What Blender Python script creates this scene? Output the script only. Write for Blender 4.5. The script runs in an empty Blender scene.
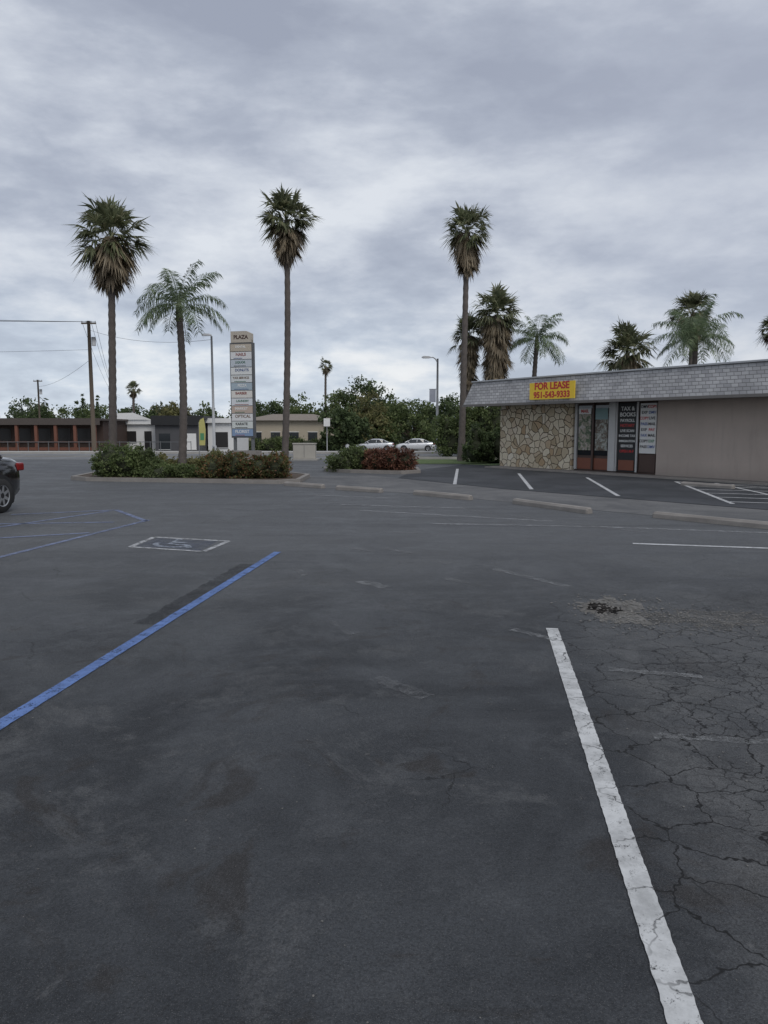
import bpy, math, random
import numpy as np
from mathutils import Vector, Matrix
random.seed(3); RNG=np.random.default_rng(7)
scene=bpy.context.scene
R=math.radians

# ---------------------------------------------------------------- helpers
def link(o):
    scene.collection.objects.link(o); return o
def empty(name,loc=(0,0,0),rz=0):
    e=bpy.data.objects.new(name,None); e.location=loc; e.rotation_euler=(0,0,rz); e.empty_display_size=.2
    return link(e)
def mesh(name,verts,faces,mats,parent=None,smooth=False,midx=None):
    me=bpy.data.meshes.new(name); me.from_pydata([tuple(v) for v in verts],[],[tuple(f) for f in faces])
    if not isinstance(mats,(list,tuple)): mats=[mats]
    for m in mats: me.materials.append(m)
    if midx is not None: me.polygons.foreach_set('material_index',np.array(midx,dtype=np.int32))
    if smooth: me.polygons.foreach_set('use_smooth',np.ones(len(me.polygons),dtype=bool))
    me.update()
    o=bpy.data.objects.new(name,me); link(o)
    if parent: o.parent=parent
    return o
def box(name,x0,x1,y0,y1,z0,z1,mat,parent=None,bev=0):
    v=[(x0,y0,z0),(x1,y0,z0),(x1,y1,z0),(x0,y1,z0),(x0,y0,z1),(x1,y0,z1),(x1,y1,z1),(x0,y1,z1)]
    f=[(3,2,1,0),(4,5,6,7),(0,1,5,4),(1,2,6,5),(2,3,7,6),(3,0,4,7)]
    o=mesh(name,v,f,mat,parent)
    if bev:
        b=o.modifiers.new('b','BEVEL'); b.width=bev; b.segments=2
    return o
def tube(pts,rads,n=10,cap=True):
    V=[];F=[]
    pts=[Vector(p) for p in pts]
    for i,p in enumerate(pts):
        if i==0:d=pts[1]-p
        elif i==len(pts)-1:d=p-pts[i-1]
        else:d=pts[i+1]-pts[i-1]
        d.normalize()
        up=Vector((0,0,1)) if abs(d.z)<.9 else Vector((1,0,0))
        a=d.cross(up).normalized(); b=d.cross(a)
        for k in range(n):
            t=2*math.pi*k/n
            V.append(p+(a*math.cos(t)+b*math.sin(t))*rads[i])
    for i in range(len(pts)-1):
        for k in range(n):
            F.append((i*n+k,i*n+(k+1)%n,(i+1)*n+(k+1)%n,(i+1)*n+k))
    if cap:
        F.append(tuple(range(n))); F.append(tuple(range(len(V)-1,len(V)-1-n,-1)))
    return V,F
def tubeobj(name,pts,rads,mat,parent=None,n=10):
    V,F=tube(pts,rads,n); return mesh(name,V,F,mat,parent,smooth=True)
def quads_obj(name,V,mat,parent=None,k=4):
    V=np.asarray(V,dtype=np.float32).reshape(-1,3); nf=len(V)//k
    me=bpy.data.meshes.new(name)
    me.vertices.add(len(V)); me.vertices.foreach_set('co',V.ravel())
    me.loops.add(nf*k); me.loops.foreach_set('vertex_index',np.arange(nf*k,dtype=np.int32))
    me.polygons.add(nf); me.polygons.foreach_set('loop_start',np.arange(0,nf*k,k,dtype=np.int32))
    me.materials.append(mat); me.update(calc_edges=True); me.validate()
    o=bpy.data.objects.new(name,me); link(o)
    if parent:o.parent=parent
    return o
def sheet(name,poly,z,mat,parent=None):
    return mesh(name,[(x,y,z) for x,y in poly],[tuple(range(len(poly)))],mat,parent)

class NT:
    def __init__(s,name):
        s.m=bpy.data.materials.new(name); s.m.use_nodes=True; s.t=s.m.node_tree
        s.t.nodes.clear(); s.out=s.n('ShaderNodeOutputMaterial')
    def n(s,typ,**kw):
        nd=s.t.nodes.new(typ)
        for k,v in kw.items(): setattr(nd,k,v)
        return nd
    def l(s,a,b): s.t.links.new(a,b)
    def put(s,sock,v):
        if isinstance(v,bpy.types.NodeSocket): s.l(v,sock)
        else:
            if sock.type=='RGBA' and len(v)==3: v=(*v,1)
            sock.default_value=v
    def math(s,op,a,b=0,c=None,clamp=False):
        nd=s.n('ShaderNodeMath',operation=op,use_clamp=clamp); s.put(nd.inputs[0],a); s.put(nd.inputs[1],b)
        if c is not None: s.put(nd.inputs[2],c)
        return nd.outputs[0]
    def noise(s,vec,scale,detail=4,rough=.55,dist=0):
        nd=s.n('ShaderNodeTexNoise'); nd.inputs['Scale'].default_value=scale; nd.inputs['Detail'].default_value=detail
        nd.inputs['Roughness'].default_value=rough; nd.inputs['Distortion'].default_value=dist
        if vec is not None: s.l(vec,nd.inputs['Vector'])
        return nd.outputs['Fac']
    def step(s,v,a,b):
        nd=s.n('ShaderNodeMapRange'); nd.interpolation_type='SMOOTHSTEP'
        s.put(nd.inputs[0],v); s.put(nd.inputs[1],a); s.put(nd.inputs[2],b); return nd.outputs[0]
    def mix(s,f,a,b,blend='MIX'):
        nd=s.n('ShaderNodeMix',data_type='RGBA',blend_type=blend); s.put(nd.inputs[0],f); s.put(nd.inputs[6],a); s.put(nd.inputs[7],b)
        return nd.outputs[2]
    def ramp(s,f,stops):
        nd=s.n('ShaderNodeValToRGB'); s.l(f,nd.inputs[0]); e=nd.color_ramp.elements
        while len(e)>1: e.remove(e[0])
        e[0].position=stops[0][0]; e[0].color=(*stops[0][1],1)
        for p,c in stops[1:]:
            q=e.new(p); q.color=(*c,1)
        return nd.outputs[0]
    def bsdf(s,col,rough=.8,bump=None,bd=.01,bs=.5,metal=0,spec=.5,shader_only=False):
        b=s.n('ShaderNodeBsdfPrincipled'); s.put(b.inputs['Base Color'],col); s.put(b.inputs['Roughness'],rough)
        b.inputs['Metallic'].default_value=metal; b.inputs['Specular IOR Level'].default_value=spec
        if bump is not None:
            bn=s.n('ShaderNodeBump'); bn.inputs['Distance'].default_value=bd; bn.inputs['Strength'].default_value=bs
            s.l(bump,bn.inputs['Height']); s.l(bn.outputs[0],b.inputs['Normal'])
        if not shader_only: s.l(b.outputs[0],s.out.inputs[0])
        return b
    def pos(s): return s.n('ShaderNodeNewGeometry').outputs['Position']
    def obj(s): return s.n('ShaderNodeTexCoord').outputs['Object']
    def xyz(s,v):
        nd=s.n('ShaderNodeSeparateXYZ'); s.l(v,nd.inputs[0]); return nd.outputs
    def comb(s,x,y,z=0):
        nd=s.n('ShaderNodeCombineXYZ'); s.put(nd.inputs[0],x); s.put(nd.inputs[1],y); s.put(nd.inputs[2],z); return nd.outputs[0]

_mc={}
def plain(name,col,rough=.7,metal=0,var=.15,scale=3,spec=.5,bd=.003):
    if name in _mc: return _mc[name]
    t=NT(name); o=t.obj(); f=t.noise(o,scale,4,.6)
    c=t.mix(f,[x*(1-var) for x in col],[min(1,x*(1+var)) for x in col])
    t.bsdf(c,rough,metal=metal,spec=spec); _mc[name]=t.m; return t.m
def leafmat(name,c1,c2,c3=None,rough=.6):
    t=NT(name); g=t.n('ShaderNodeNewGeometry'); r=g.outputs['Random Per Island']
    st=[(0,c1),(.6,c2)]
    if c3: st.append((1,c3))
    c=t.ramp(r,st)
    big=t.noise(g.outputs['Position'],1.1,2); c=t.mix(1.0,c,t.ramp(big,[(.3,(.6,.6,.6)),(.7,(1.35,1.35,1.25))]),'MULTIPLY')
    b=t.bsdf(c,rough,shader_only=True,spec=.3)
    tr=t.n('ShaderNodeBsdfTranslucent'); t.l(c,tr.inputs[0])
    mx=t.n('ShaderNodeMixShader'); mx.inputs[0].default_value=.4; t.l(b.outputs[0],mx.inputs[1]); t.l(tr.outputs[0],mx.inputs[2])
    t.l(mx.outputs[0],t.out.inputs[0]); return t.m

# ---------------------------------------------------------------- ground materials
def crack_nodes(t):
    """returns crack factor (1 in crack)"""
    p=t.pos(); s=t.xyz(p)
    wob=t.n('ShaderNodeTexNoise'); wob.inputs['Scale'].default_value=7; wob.inputs['Detail'].default_value=3; wob.inputs['Roughness'].default_value=.65; t.l(p,wob.inputs['Vector'])
    vm=t.n('ShaderNodeVectorMath',operation='MULTIPLY_ADD'); t.l(wob.outputs['Color'],vm.inputs[0]); vm.inputs[1].default_value=(.17,.17,0); t.l(p,vm.inputs[2]); wv=vm.outputs[0]
    def vor(scale,w):
        v=t.n('ShaderNodeTexVoronoi',feature='DISTANCE_TO_EDGE'); v.voronoi_dimensions='2D'; v.inputs['Scale'].default_value=scale; t.l(wv,v.inputs['Vector'])
        nd=t.n('ShaderNodeMapRange'); nd.interpolation_type='SMOOTHSTEP'; t.l(v.outputs['Distance'],nd.inputs[0])
        nd.inputs[1].default_value=w*.3; nd.inputs[2].default_value=w; nd.inputs[3].default_value=1; nd.inputs[4].default_value=0
        return nd.outputs[0]
    f=t.math('SUBTRACT',t.math('SUBTRACT',s[0],t.math('MULTIPLY',s[1],.1316)),.573)
    reg=t.step(f,-.12,.12)
    near=t.math('SUBTRACT',1,t.step(s[1],5.6,8.0))
    m1=t.step(t.noise(p,.9,2),.32,.44)
    a=t.math('MULTIPLY',t.math('MULTIPLY',vor(3.4,.024),reg),t.math('MULTIPLY',near,m1))
    reg2=t.math('MULTIPLY',t.step(f,.2,.7),near)
    m2=t.step(t.noise(p,1.6,2),.40,.52)
    b=t.math('MULTIPLY',t.math('MULTIPLY',vor(9,.05),reg2),t.math('MULTIPLY',m2,.85))
    m3=t.step(t.noise(p,.45,2),.54,.62)
    c=t.math('MULTIPLY',t.math('MULTIPLY',vor(.9,.006),m3),.7)
    return t.math('MAXIMUM',t.math('MAXIMUM',a,b),c),f,near,p,s
def asphalt():
    t=NT('worn_asphalt'); cr,f,near,p,s=crack_nodes(t)
    big=t.noise(p,.55,5,.65,.8); mid=t.noise(p,2.4,6,.75,.3); fine=t.noise(p,140,2,.75); grit=t.noise(p,300,1)
    c=t.mix(t.step(big,.38,.62),(.021,.0235,.027),(.043,.047,.052))
    c=t.mix(t.math('MULTIPLY',t.step(mid,.48,.66),.6),c,(.062,.066,.071))
    du=t.noise(p,.9,8,.80,.4)
    c=t.mix(t.math('MULTIPLY',t.step(du,.52,.62),.6),c,(.084,.087,.090))
    oil=t.noise(p,1.25,6,.72,1.2)
    c=t.mix(t.math('MULTIPLY',t.step(oil,.545,.65),.7),c,(.021,.0185,.017))
    sp=t.noise(p,9,5,.8); c=t.mix(t.math('MULTIPLY',t.step(sp,.62,.72),.5),c,(.11,.108,.105))
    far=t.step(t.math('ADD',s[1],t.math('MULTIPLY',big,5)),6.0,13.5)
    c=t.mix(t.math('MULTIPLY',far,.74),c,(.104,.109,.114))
    old=t.math('MULTIPLY',t.step(f,.05,.5),near)
    c=t.mix(t.math('MULTIPLY',old,t.math('ADD',.35,t.math('MULTIPLY',t.step(mid,.42,.6),.4))),c,(.093,.095,.096))
    st=t.n('ShaderNodeMapping'); st.inputs['Rotation'].default_value=(0,0,.25); st.inputs['Scale'].default_value=(.12,1.5,1); t.l(p,st.inputs[0])
    sk=t.noise(st.outputs[0],1.0,5,.65)
    c=t.mix(t.math('MULTIPLY',t.step(sk,.5,.64),.4),c,(.046,.049,.054))
    c=t.mix(1.,c,t.ramp(fine,[(.25,(.4,.4,.4)),(.75,(1.6,1.6,1.6))]),'MULTIPLY')
    c=t.mix(t.math('MULTIPLY',t.step(grit,.62,.72),.8),c,(.13,.13,.13))
    c=t.mix(t.math('MULTIPLY',cr,.95),c,(.005,.005,.005))
    ro=t.ramp(du,[(.4,(.58,)*3),(.6,(.82,)*3)])
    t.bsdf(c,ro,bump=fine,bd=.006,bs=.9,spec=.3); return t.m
def simple_asphalt(name,c1,c2,spec=.3,sc=.5):
    t=NT(name); p=t.pos(); c=t.mix(t.step(t.noise(p,sc,6,.72,.5),.35,.65),c1,c2)
    fine=t.noise(p,90,2,.7)
    c=t.mix(1.,c,t.ramp(fine,[(.25,(.6,)*3),(.75,(1.4,)*3)]),'MULTIPLY')
    t.bsdf(c,.8 if spec else 1.,spec=spec); return t.m
def paint(name,col,wear=.3,scale=6,cracks=False,soft=.06,mx_=1.,spec=.3):
    t=NT(name)
    if cracks: cr,f,near,p,s=crack_nodes(t)
    else: p=t.pos()
    a=t.noise(p,scale,6,.75,.2); b=t.noise(p,scale*9,3,.75)
    w=t.math('ADD',t.math('MULTIPLY',a,.6),t.math('MULTIPLY',b,.4))
    keep=t.math('MULTIPLY',t.step(w,.28+.36*wear-soft,.28+.36*wear+soft),mx_)
    if cracks: keep=t.math('MULTIPLY',keep,t.math('SUBTRACT',1,t.math('MULTIPLY',cr,.95)))
    c=t.mix(t.step(t.noise(p,5,6,.75),.3,.65),[x*.6 for x in col],col)
    pb=t.bsdf(c,.65,shader_only=True,spec=spec)
    tr=t.n('ShaderNodeBsdfTransparent'); mx=t.n('ShaderNodeMixShader'); t.l(keep,mx.inputs[0]); t.l(tr.outputs[0],mx.inputs[1]); t.l(pb.outputs[0],mx.inputs[2])
    t.l(mx.outputs[0],t.out.inputs[0]); return t.m
def terrain_mat():
    t=NT('terrain'); p=t.pos(); s=t.xyz(p)
    a=t.mix(t.noise(p,.3,5),(.1,.1,.1),(.16,.16,.155))
    g=t.mix(t.noise(p,.1,5),(.05,.065,.03),(.14,.12,.08))
    t.bsdf(t.mix(t.step(s[1],125,140),a,g),.9); return t.m
def grass_mat():
    t=NT('grass'); p=t.pos(); c=t.ramp(t.noise(p,1.5,6,.7),[(.3,(.04,.07,.02)),(.55,(.08,.12,.035)),(.75,(.14,.14,.07))])
    t.bsdf(c,.9,bump=t.noise(p,40,3),bd=.03,bs=.8); return t.m

M_asph=asphalt(); M_street=simple_asphalt('street_asphalt',(.13,.133,.137),(.18,.185,.19))
M_fresh=simple_asphalt('sealed_asphalt',(.030,.033,.037),(.055,.058,.065))
M_lane=simple_asphalt('lane_asphalt',(.08,.082,.085),(.135,.135,.135))
M_conc=plain('concrete',(.33,.32,.30),.85,var=.25,scale=2)
M_concd=plain('old_concrete',(.22,.205,.19),.9,var=.35,scale=4)
M_soil=plain('soil',(.07,.05,.035),.95,var=.3)
M_white=paint('white_paint',(.53,.54,.54),.34,16,cracks=True)
M_whitel=paint('white_paint_far',(.5,.51,.52),.35,8)
M_whitef=paint('faded_white_paint',(.40,.41,.42),.66,7,soft=.12,mx_=.75)
M_whiteb=paint('broken_white_paint',(.34,.35,.355),.7,12,soft=.12,mx_=.62)
M_whiteg=paint('ghost_paint',(.24,.245,.25),.70,8,soft=.14,mx_=.5)
M_blue=paint('blue_paint',(.11,.19,.42),.42,9)
M_bluef=paint('faded_blue_paint',(.19,.23,.36),.42,6,soft=.12,mx_=.85)
M_grass=grass_mat()

# ---------------------------------------------------------------- terrain
def gz(y):
    return 0 if y<48 else -(min(y,130)-48)*.028
ys=[-300,0,48,130,400,3000]; V=[];F=[]
for y in ys: V+=[(-3000,y,gz(y)),(3000,y,gz(y))]
for i in range(len(ys)-1): F.append((2*i,2*i+1,2*i+3,2*i+2))
mesh('ground',V,F,terrain_mat())
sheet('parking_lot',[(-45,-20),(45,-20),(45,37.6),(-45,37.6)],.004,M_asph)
sheet('street',[(-200,38),(200,38),(200,46),(-200,46)],.006,M_street)
box('sidewalk',-200,200,46,48,0,.12,M_conc)
box('kerb',-2.5,60,37.6,38,0,.13,M_conc)
M_yp=paint('yellow_paint' ,(.4,.28,.05),.3)
for y in (41.9,42.15): sheet('centre_line',[(-120,y),(120,y),(120,y+.1),(-120,y+.1)],.011,M_yp)
sheet('drive_lane',[(-2.9,24.3),(-2.2,19.9),(-1.2,19.5),(.9,17.9),(3.2,15.4),(6.2,12.0),(12.6,5.4),(16.5,4.6),(11.4,9.8),(7.6,14.2),(3.1,19.4),(.4,23.6),(-.5,25.0)],.008,M_lane)
sheet('sealed_lot',[(.45,23.7),(3.1,19.45),(7.55,14.35),(16.6,4.8),(24,2),(14,18),(5.3,30.9),(3.6,32.5),(1.2,28)],.0115,M_fresh)

def stripe(name,p0,p1,w,mat,z=.009,parent=None,jag=.0025):
    p0=Vector(p0);p1=Vector(p1); L=(p1-p0).length; d=(p1-p0)/L; n=Vector((-d.y,d.x)); k=max(2,min(300,int(L/.025)))
    V=[];F=[]
    for i in range(k+1):
        q=p0.lerp(p1,i/k)
        for sg in(-1,1):
            r=q+n*sg*(w/2+random.uniform(-jag,jag)); V.append((r.x,r.y,z))
    for i in range(k): F.append((2*i,2*i+2,2*i+3,2*i+1))
    return mesh(name,V,F,mat,parent)
pm=empty('parking_markings')
stripe('stall_line',(.70,1.0),(1.345,5.78),.094,M_white,parent=pm)
stripe('accessible_line',(-2.33,1.8),(-1.375,9.45),.095,M_blue,parent=pm)
stripe('accessible_edge',(-4.9,8.3),(-4.1,12.8),.09,M_bluef,parent=pm)
for a,b in [((-5.25,14.4),(-4.1,12.65)),((-6.6,10.9),(-5.3,14.2)),((-7.6,12.1),(-4.6,12.5)),((-7.2,9.9),(-4.5,11.2)),((-6.9,13.6),(-5.2,14.4))]:
    stripe('hatch',a,b,.1,M_bluef,parent=pm)
stripe('seal_strip',(-1.95,5.9),(-1.6,8.6),.2,paint('seal_strip',(.016,.018,.021),.52,3,soft=.2,mx_=.5),.0075,parent=pm,jag=.02)
A=[Vector(p) for p in ((-3.42,9.86),(-3.37,10.75),(-2.20,10.36),(-2.34,9.47))]
ux=(A[3]-A[0]); uy=(A[1]-A[0])
def sy(u,v): return A[0]+ux*u+uy*v
M_brd=paint('symbol_border_paint',(.46,.47,.48),.5,9,mx_=.9)
for i in range(4): stripe('symbol_border',A[i],A[(i+1)%4],.08,M_brd,.0095,pm)
sheet('symbol_field',[sy(.06,.06),sy(.06,.94),sy(.94,.94),sy(.94,.06)],.0085,paint('symbol_blue',(.11,.13,.19),.6,6,soft=.12,mx_=.5),pm)
M_sym=paint('symbol_white',(.36,.40,.46),.58,8,mx_=.85)
pts=[sy(.46+.23*math.cos(a),.40+.24*math.sin(a)) for a in [R(x) for x in range(-200,30,23)]]
for i in range(len(pts)-1): stripe('symbol_wheel',pts[i],pts[i+1],.08,M_sym,.0125,pm)
for k,(a,b) in enumerate((((.42,.42),(.42,.78)),((.42,.42),(.66,.42)),((.66,.42),(.76,.18)),((.42,.6),(.6,.6)),((.38,.84),(.46,.84)))): stripe('symbol_figure',sy(*a),sy(*b),.08,M_sym,.0135+.001*k,pm)

for a,b,w,m in [((-.5,14.3),(2.9,12.6),.12,M_whitef),((.8,12.3),(3.5,11.9),.12,M_whitef),((3.5,11.9),(6.2,11.1),.12,M_whitef),
                ((3.45,10.15),(5.7,9.6),.1,M_whitel),((-.9,15.4),(1.6,14.7),.12,M_whitef),((-1.7,17.6),(.3,16.8),.12,M_whitef),((1.5,14.6),(4.0,11.2),.08,M_whiteg),((-2.2,16.2),(-.6,15.6),.12,M_whiteg)]:
    stripe('stall_line',a,b,w,m,parent=pm)
for a,b,w,m in [((-.26,7.62),(.02,7.3),.15,0),((1.25,8.3),(1.85,7.35),.1,0),((0,9.75),(.35,9.35),.12,1),((-.55,9.9),(-.2,9.5),.12,1),((-.05,4.6),(.25,4.25),.12,1),
              ((1.02,5.75),(1.3,5.45),.08,0),((1.45,4.78),(2.05,4.62),.07,0),((1.4,3.7),(2.1,3.6),.06,0),((.65,7.8),(.85,7.5),.1,1),((2.5,6.2),(3.2,5.8),.08,1),((-2.9,12.6),(-2.5,13.4),.1,1),((-1.6,10.9),(-1.2,11.2),.1,1),((.0,11.3),(.8,11.1),.09,1),((-3.3,14.6),(-2.0,14.2),.09,1),((2.0,2.9),(2.3,2.75),.09,1),((-.45,6.0),(-.25,5.6),.06,1),((.5,9.0),(.75,8.6),.1,1),((-1.0,8.3),(-.85,7.9),.09,1)]:
    stripe('old_marking',a,b,w,(M_whiteb,M_whiteg)[m],parent=pm,jag=.016)
for a,b in [((2.87,28.9),(2.0,20.9)),((4.72,25.9),(3.84,19.2)),((6.53,23.8),(5.5,17.3)),((8.68,22.0),(7.34,15.5)),((9.6,21.4),(8.9,14.6))]:
    stripe('shop_stall_line',a,b,.1,M_whitel,.0155,pm)
stripe('shop_stall_line',(8.68,22.0),(12.2,17.2),.1,M_whitel,.016,pm)
for k in range(6):
    f=k/6; p=Vector((8.68,22)).lerp(Vector((7.34,15.5)),f+.1); stripe('shop_hatch',p,p+Vector((2.3,-.9)),.09,M_whitel,.0165,pm)

def wheel_stop(p0,p1):
    p0=Vector(p0);p1=Vector(p1); L=(p1-p0).length; a=math.atan2(p1.y-p0.y,p1.x-p0.x); c=(p0+p1)/2
    prof=[(-.08,0),(-.075,.07),(-.045,.11),(.045,.11),(.075,.07),(.08,0)]
    V=[];n=len(prof)
    xs=[-L/2,-L/2+.03,-L*.2,0,L*.2,L/2-.03,L/2]
    for i,x in enumerate(xs):
        k=.8 if i in(0,len(xs)-1) else 1
        for y,z in prof: V.append((x,y*k+random.uniform(-.004,.004),z*k+random.uniform(-.004,.003)*(z>0)))
    F=[]
    for i in range(len(xs)-1):
        for j in range(n): F.append((i*n+j,i*n+(j+1)%n,(i+1)*n+(j+1)%n,(i+1)*n+j))
    F.append(tuple(range(n)));F.append(tuple(range(len(V)-1,len(V)-1-n,-1)))
    o=mesh('wheel_stop',V,F,M_concd); o.location=(c.x,c.y,.006); o.rotation_euler=(0,0,a)
for a,b in [((-2.75,20.6),(-1.6,19.6)),((-1.22,19.2),(-.05,18.3)),((.745,17.8),(1.94,16.4)),((2.775,15.65),(3.85,13.75)),((4.85,13.2),(6.35,11.4)),((8.3,20.6),(9.2,19.4))]:
    wheel_stop(a,b)

def blob(cx,cy,rx,ry,n=48,rnd=.25,seed=1):
    r=random.Random(seed); o=[];k=1
    for i in range(n):
        k=.5*k+.5*(1+r.uniform(-rnd,rnd)); o.append((cx+rx*math.cos(2*math.pi*i/n)*k,cy+ry*math.sin(2*math.pi*i/n)*k))
    return o
ph=empty('pothole')
sheet('rim',blob(2.02,6.42,.26,.42,rnd=.6,seed=5),.0065,paint('crumbled_asphalt',(.17,.165,.155),.42,14,soft=.1,spec=.1),ph)
cx,cy=1.94,6.42; hb=blob(cx,cy,.13,.2,n=40,rnd=.6,seed=6)
sheet('hollow_shade',hb,.0088,simple_asphalt('broken_asphalt_shade',(.004,.004,.004),(.045,.042,.04),spec=0,sc=7),ph)  # flat sheet; near-black colour paints the shade of a sunken hollow
rr_=random.Random(8); V=[];F=[]
for k,(x,y) in enumerate(hb):
    d=Vector((x-cx,y-cy)).normalized(); w_=rr_.uniform(.015,.05); h_=rr_.uniform(.008,.024)
    V+=[(x,y,.0085),(x+d.x*w_*.4,y+d.y*w_*.4,h_),(x+d.x*w_*1.6,y+d.y*w_*1.6,.005)]
for k in range(40):
    a=3*k;b=3*((k+1)%40); F+=[(a,b,b+1,a+1),(a+1,b+1,b+2,a+2)]
mesh('lip',V,F,plain('broken_edge',(.12,.116,.11),.9,var=.5,scale=40,spec=.1),ph)
sheet('crumble',blob(2.75,6.1,.6,.3,rnd=.7,seed=9),.0062,paint('crumbled_patch',(.12,.117,.11),.58,9,soft=.1),ph)
def pebbles(name,c,s,n,size,mat,parent=None,keep=.4):
    ico=[(0,0,1),(.89,0,.45),(.28,.85,.45),(-.72,.53,.45),(-.72,-.53,.45),(.28,-.85,.45),(0,0,-.3)]
    fi=[(0,1,2),(0,2,3),(0,3,4),(0,4,5),(0,5,1),(6,2,1),(6,3,2),(6,4,3),(6,5,4),(6,1,5)]
    V=[];F=[]
    for i in range(n):
        x=c[0]+random.gauss(0,s[0]); y=c[1]+random.gauss(0,s[1]); k=size*random.uniform(.4,1.5); a=random.uniform(0,6.3)
        if ((x-1.94)/.14)**2+((y-6.42)/.2)**2<1 and random.random()>keep: continue
        b=len(V)
        for v in ico:
            q=[v[j]*k*random.uniform(.7,1.2) for j in range(3)]
            V.append((x+q[0]*math.cos(a)-q[1]*math.sin(a),y+q[0]*math.sin(a)+q[1]*math.cos(a),.006+max(0,q[2]*.7)))
        F+=[tuple(b+j for j in f) for f in fi]
    return mesh(name,V,F,mat,parent)
M_peb=plain('gravel_stone',(.15,.145,.135),.9,var=.5,scale=30)
g=empty('loose_gravel')
pebbles('stones',(2.04,6.3),(.2,.22),340,.012,M_peb,g); pebbles('stones_b',(2.75,6.0),(.5,.25),800,.008,M_peb,g); pebbles('stones_c',(2.3,4.3),(.6,1.),600,.004,M_peb,g)
pebbles('stones_d',(0,4.5),(2.,2.),350,.0035,M_peb,g); pebbles('stones_e',(2.1,6.7),(.2,.12),100,.012,M_peb,g)

# ---------------------------------------------------------------- vegetation
G_fan=leafmat('fan_palm_leaf',(.10,.115,.07),(.17,.19,.11),(.27,.26,.17))
G_dead=leafmat('dead_palm_leaf',(.18,.145,.105),(.30,.245,.18),(.38,.33,.26))
G_queen=leafmat('queen_palm_leaf',(.10,.145,.085),(.16,.21,.125),(.23,.27,.17))
G_dark=leafmat('dark_foliage',(.045,.068,.032),(.085,.118,.052),(.12,.16,.075))
G_mid=leafmat('mid_foliage',(.07,.10,.04),(.12,.16,.065),(.17,.20,.09))
G_oliv=leafmat('olive_foliage',(.11,.115,.05),(.17,.165,.07),(.22,.2,.1))
G_red=leafmat('red_foliage',(.09,.05,.035),(.18,.075,.055),(.25,.13,.08))
M_ptrunk=plain('palm_trunk',(.10,.086,.078),.95,var=.5,scale=6,bd=.03)
M_bark=plain('bark',(.09,.07,.05),.95,var=.3)

def trunk_pts(base,top,n=26,r0=.17,r1=.11,flare=.05):
    P=[];Rr=[]
    b=Vector(base);t=Vector(top); bend=random.uniform(-.12,.12)
    for i in range(n*2):
        f=i/(n*2-1); p=b.lerp(t,f); p.x+=math.sin(f*math.pi)*bend
        P.append(p); Rr.append((r0+(r1-r0)*f+flare*max(0,1-f*9))*(1.06 if i%2 else .93))
    return P,Rr
def fan_palm(base,top,r,skirt=.8,nlive=46,ndead=34,tr=(.17,.11),seed=0,seg=15,lw=.055,sk_r=.55):
    rg=random.Random(seed); e=empty('fan_palm',base)
    B=Vector(base); T=Vector(top)-B
    P,Rr=trunk_pts((0,0,-.05),T,r0=tr[0],r1=tr[1]); tubeobj('trunk',P,Rr,M_ptrunk,e,10)
    def frond(o,d,L,pet,spread,droop,out,w):
        d=d.normalized(); side=d.cross(Vector((0,0,1)))
        if side.length<.05: side=Vector((1,0,0))
        side.normalize(); nrm=side.cross(d)
        roll=rg.uniform(-.8,.8); s2=side*math.cos(roll)+nrm*math.sin(roll)
        hub=o+d*pet
        a=Vector((-d.y,d.x,0)); a=a.normalized()*.014 if a.length>.01 else Vector((.014,0,0))
        out+= [o-a,o+a,hub+a*.6,hub-a*.6]
        for k in range(seg):
            f=(k/(seg-1))*2-1; ang=f*spread+rg.uniform(-.08,.08)
            dd=(d*math.cos(ang)+s2*math.sin(ang)); l=L*(.62+.38*math.cos(ang))*rg.uniform(.75,1.15)
            mid=hub+dd*l*.5; tip=hub+dd*l+Vector((0,0,-droop*l*rg.uniform(.3,1.7)))
            ww=dd.cross(nrm).normalized()*w
            out+=[hub,mid-ww,tip,mid+ww]
    live=[];dead=[]
    for i in range(nlive):
        az=i*2.399+rg.uniform(-.4,.4); q=(i+.5)/nlive
        el=math.radians(86-118*q**.9+rg.uniform(-13,13))
        d=Vector((math.cos(el)*math.cos(az),math.cos(el)*math.sin(az),math.sin(el)))
        rr=r*rg.uniform(.8,1.18)*(1.08 if el>0.6 else 1)
        frond(T+Vector((0,0,rg.uniform(-.1,.08)*r)),d,rr*.5,rr*rg.uniform(.32,.56),1.2,.3,live,lw*.5*r)
    for i in range(ndead):
        az=rg.uniform(0,2*math.pi); el=math.radians(rg.uniform(-80,-15)); zz=.15*r-rg.uniform(0.0,1)*(skirt+.15*r)
        d=Vector((math.cos(el)*math.cos(az),math.cos(el)*math.sin(az),math.sin(el)))
        kk=1-.4*max(0,-zz)/max(skirt,.1)
        frond(T+Vector((0,0,zz)),d,r*sk_r*kk,r*rg.uniform(.1,.34)*kk,.6,.4,dead,lw*.6*r)
    quads_obj('crown',[tuple(v) for v in live],G_fan,e)
    if dead: quads_obj('dead_skirt',[tuple(v) for v in dead],G_dead,e)
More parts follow.
